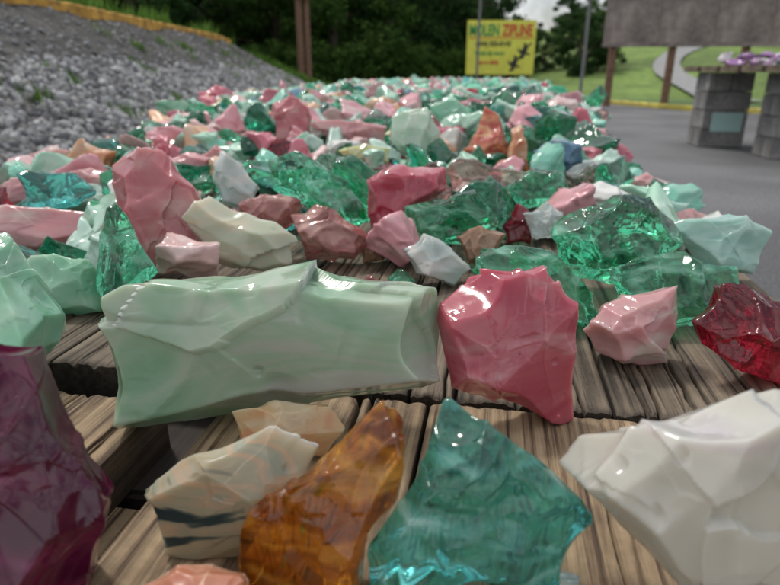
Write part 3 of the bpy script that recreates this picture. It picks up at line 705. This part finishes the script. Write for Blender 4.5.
for k,xx in enumerate((-1.2,1.2)): box('post_%d'%(k+1),sg,xx,.09,.2,.1,.1,1.9,M_POLEW)
def text(s,x,z,size,mat,parent,sx=1):
    cu=bpy.data.curves.new('lettering','FONT'); cu.body=s; cu.size=size; cu.extrude=.004; cu.offset=size*.03; cu.materials.append(mat); cu.align_x='CENTER'
    o=bpy.data.objects.new('lettering',cu); C.objects.link(o); o.parent=parent; o.location=(x,-.034,z); o.rotation_euler=(R(90),0,0); o.scale=(sx,1,1); return o
text('MOLEN',-.72,1.52,.60,M_GRN,sg,.62); text('ZIPLINE',.66,1.52,.60,M_RED,sg,.60)
box('red_band',sg,0,-.030,1.43,SW*.95,.008,.035,M_RED,0)
text('(304) 555-0142',-.32,1.12,.26,M_BLK,sg,.9); text('family zip tours',-.45,.78,.22,M_GRN,sg,.9); text('open daily',-.5,.42,.22,M_RED,sg,1)
def poly(pts,mat,parent,x,z,s):
    me=bpy.data.meshes.new('rider_silhouette'); me.from_pydata([(a*s,0,b*s) for a,b in pts],[],[list(range(len(pts)))]); me.materials.append(mat)
    o=bpy.data.objects.new('rider_silhouette',me); C.objects.link(o); o.parent=parent; o.location=(x,-.031,z)
rid=[(0,0),(.25,.05),(.4,.3),(.62,.25),(.7,.35),(.45,.45),(.55,.75),(.8,1.0),(.72,1.05),(.45,.85),(.42,1.0),(.3,1.05),(.22,.95),(.25,.8),(.05,.55),(-.1,.7),(-.18,.62),(.02,.38),(.12,.25),(-.05,.1)]
poly(rid,M_BLK,sg,.42,.12,.62); poly(rid,M_BLK,sg,.80,.6,.62)
bb=bpy.data.objects.new('wooden_billboard',None); C.objects.link(bb); bb.location=(4.95,14.9,0); bb.rotation_euler=(0,0,R(-6))
for k in range(4):
    box('panel_%d'%(k+1),bb,.62+k*1.224,0,1.33+.95,1.218,.03,1.9,M_PANEL,.004)
box('bottom_rail',bb,2.45,-.035,1.37,4.92,.035,.09,M_PANEL,.004)
for k,xx in enumerate((.28,1.62,3.25,4.7)): box('post_%d'%(k+1),bb,xx,.10,1.6,.15,.14,3.3,M_POLEW,.008)
# neighbouring table on block piers
st=bpy.data.objects.new('stone_display_table',None); C.objects.link(st); st.location=(0,0,0)
def pier(cx,cy,w,h,rot,nm):
    e=bpy.data.objects.new(nm,None); C.objects.link(e); e.parent=st; e.location=(cx,cy,0); e.rotation_euler=(0,0,rot)
    nr=4; bh=h/nr
    for k in range(nr):
        for j in (-1,1):
            if k%2: box('block',e,j*w/4,0,bh*(k+.5),w/2-.006,w*.9,bh-.006,M_CONC,.006)
            else: box('block',e,0,j*w*.9/4,bh*(k+.5),w,w*.45-.006,bh-.006,M_CONC,.006)
    return e
e=pier(3.72,6.95,.46,.79,R(-8),'block_pier'); M_AQP=flat('aqua_paint',(.42,.62,.58))
box('painted_notice',e,.02,-.2105,.27,.32,.006,.2,M_AQP,0)
pier(3.92,5.95,.46,.79,R(-8),'block_pier_b')
for k in range(5): box('top_board_%d'%(k+1),st,4.80,5.50+k*.40,.822,2.75,.385,.06,W_OLD,.004,R(-3))
dispc=[((.30,.14,.34),3),((.45,.30,.46),3),((.55,.52,.54),3),((.20,.50,.42),3),((.45,.10,.20),1.5)]
for k in range(190):
    T=tm[random.randrange(16)]; gcl=random.random()<.3
    o=bpy.data.objects.new('display_shard',T[1] if gcl else T[0]); C.objects.link(o); o.parent=st; rr0=random.uniform(.04,.08)
    o.location=(random.uniform(3.62,5.9),random.uniform(5.5,7.1),.85+rr0*.5+(rr0 if random.random()<.5 else 0)); o.scale=(rr0,)*3; o.rotation_euler=(0,0,random.uniform(0,6)); o.color=(*pick(dispc),1)

# ------------------------------------------------------------------ light
sun_el,sun_az=R(56),R(-35)   # azimuth clockwise from +Y
w=bpy.data.worlds.new('World'); bpy.context.scene.world=w; w.use_nodes=True; nt=w.node_tree; bg=nt.nodes['Background']
sky=N(nt,'ShaderNodeTexSky'); sky.sky_type='NISHITA'; sky.sun_disc=False; sky.sun_elevation=sun_el; sky.sun_rotation=sun_az; sky.dust_density=3; sky.air_density=1
tc=N(nt,'ShaderNodeTexCoord'); n=N(nt,'ShaderNodeTexNoise',Scale=2.6,Detail=6.0,Roughness=.6); nt.links.new(tc.outputs['Generated'],n.inputs['Vector'])
rr=ramp(nt,n.outputs[0],[(.42,g(.15)),(.56,g(1))]); mx=N(nt,'ShaderNodeMix',data_type='RGBA'); nt.links.new(rr.outputs[0],mx.inputs[0]); nt.links.new(sky.outputs[0],mx.inputs[6]); mx.inputs[7].default_value=(11.6,11.8,12.0,1)
nt.links.new(mx.outputs[2],bg.inputs[0]); bg.inputs[1].default_value=.10
ld=bpy.data.lights.new('sun','SUN'); ld.energy=2.1; ld.angle=R(8); ld.color=(1,.96,.90)
lo=bpy.data.objects.new('sun',ld); C.objects.link(lo)
dv=Vector((math.sin(sun_az)*math.cos(sun_el),math.cos(sun_az)*math.cos(sun_el),math.sin(sun_el))); lo.rotation_euler=dv.to_track_quat('Z','Y').to_euler(); lo.location=(0,0,20)

cam=bpy.data.cameras.new('camera'); co=bpy.data.objects.new('camera',cam); C.objects.link(co); bpy.context.scene.camera=co
co.location=(0,0,TOP+.22); co.rotation_euler=(R(90-20.6),0,0); cam.sensor_width=36; cam.lens=36*589/780; cam.clip_start=.01; cam.clip_end=1500
cam.dof.use_dof=True; cam.dof.focus_distance=.42; cam.dof.aperture_fstop=9
vs=bpy.context.scene.view_settings; vs.view_transform='Standard'; vs.look='None'; vs.exposure=0
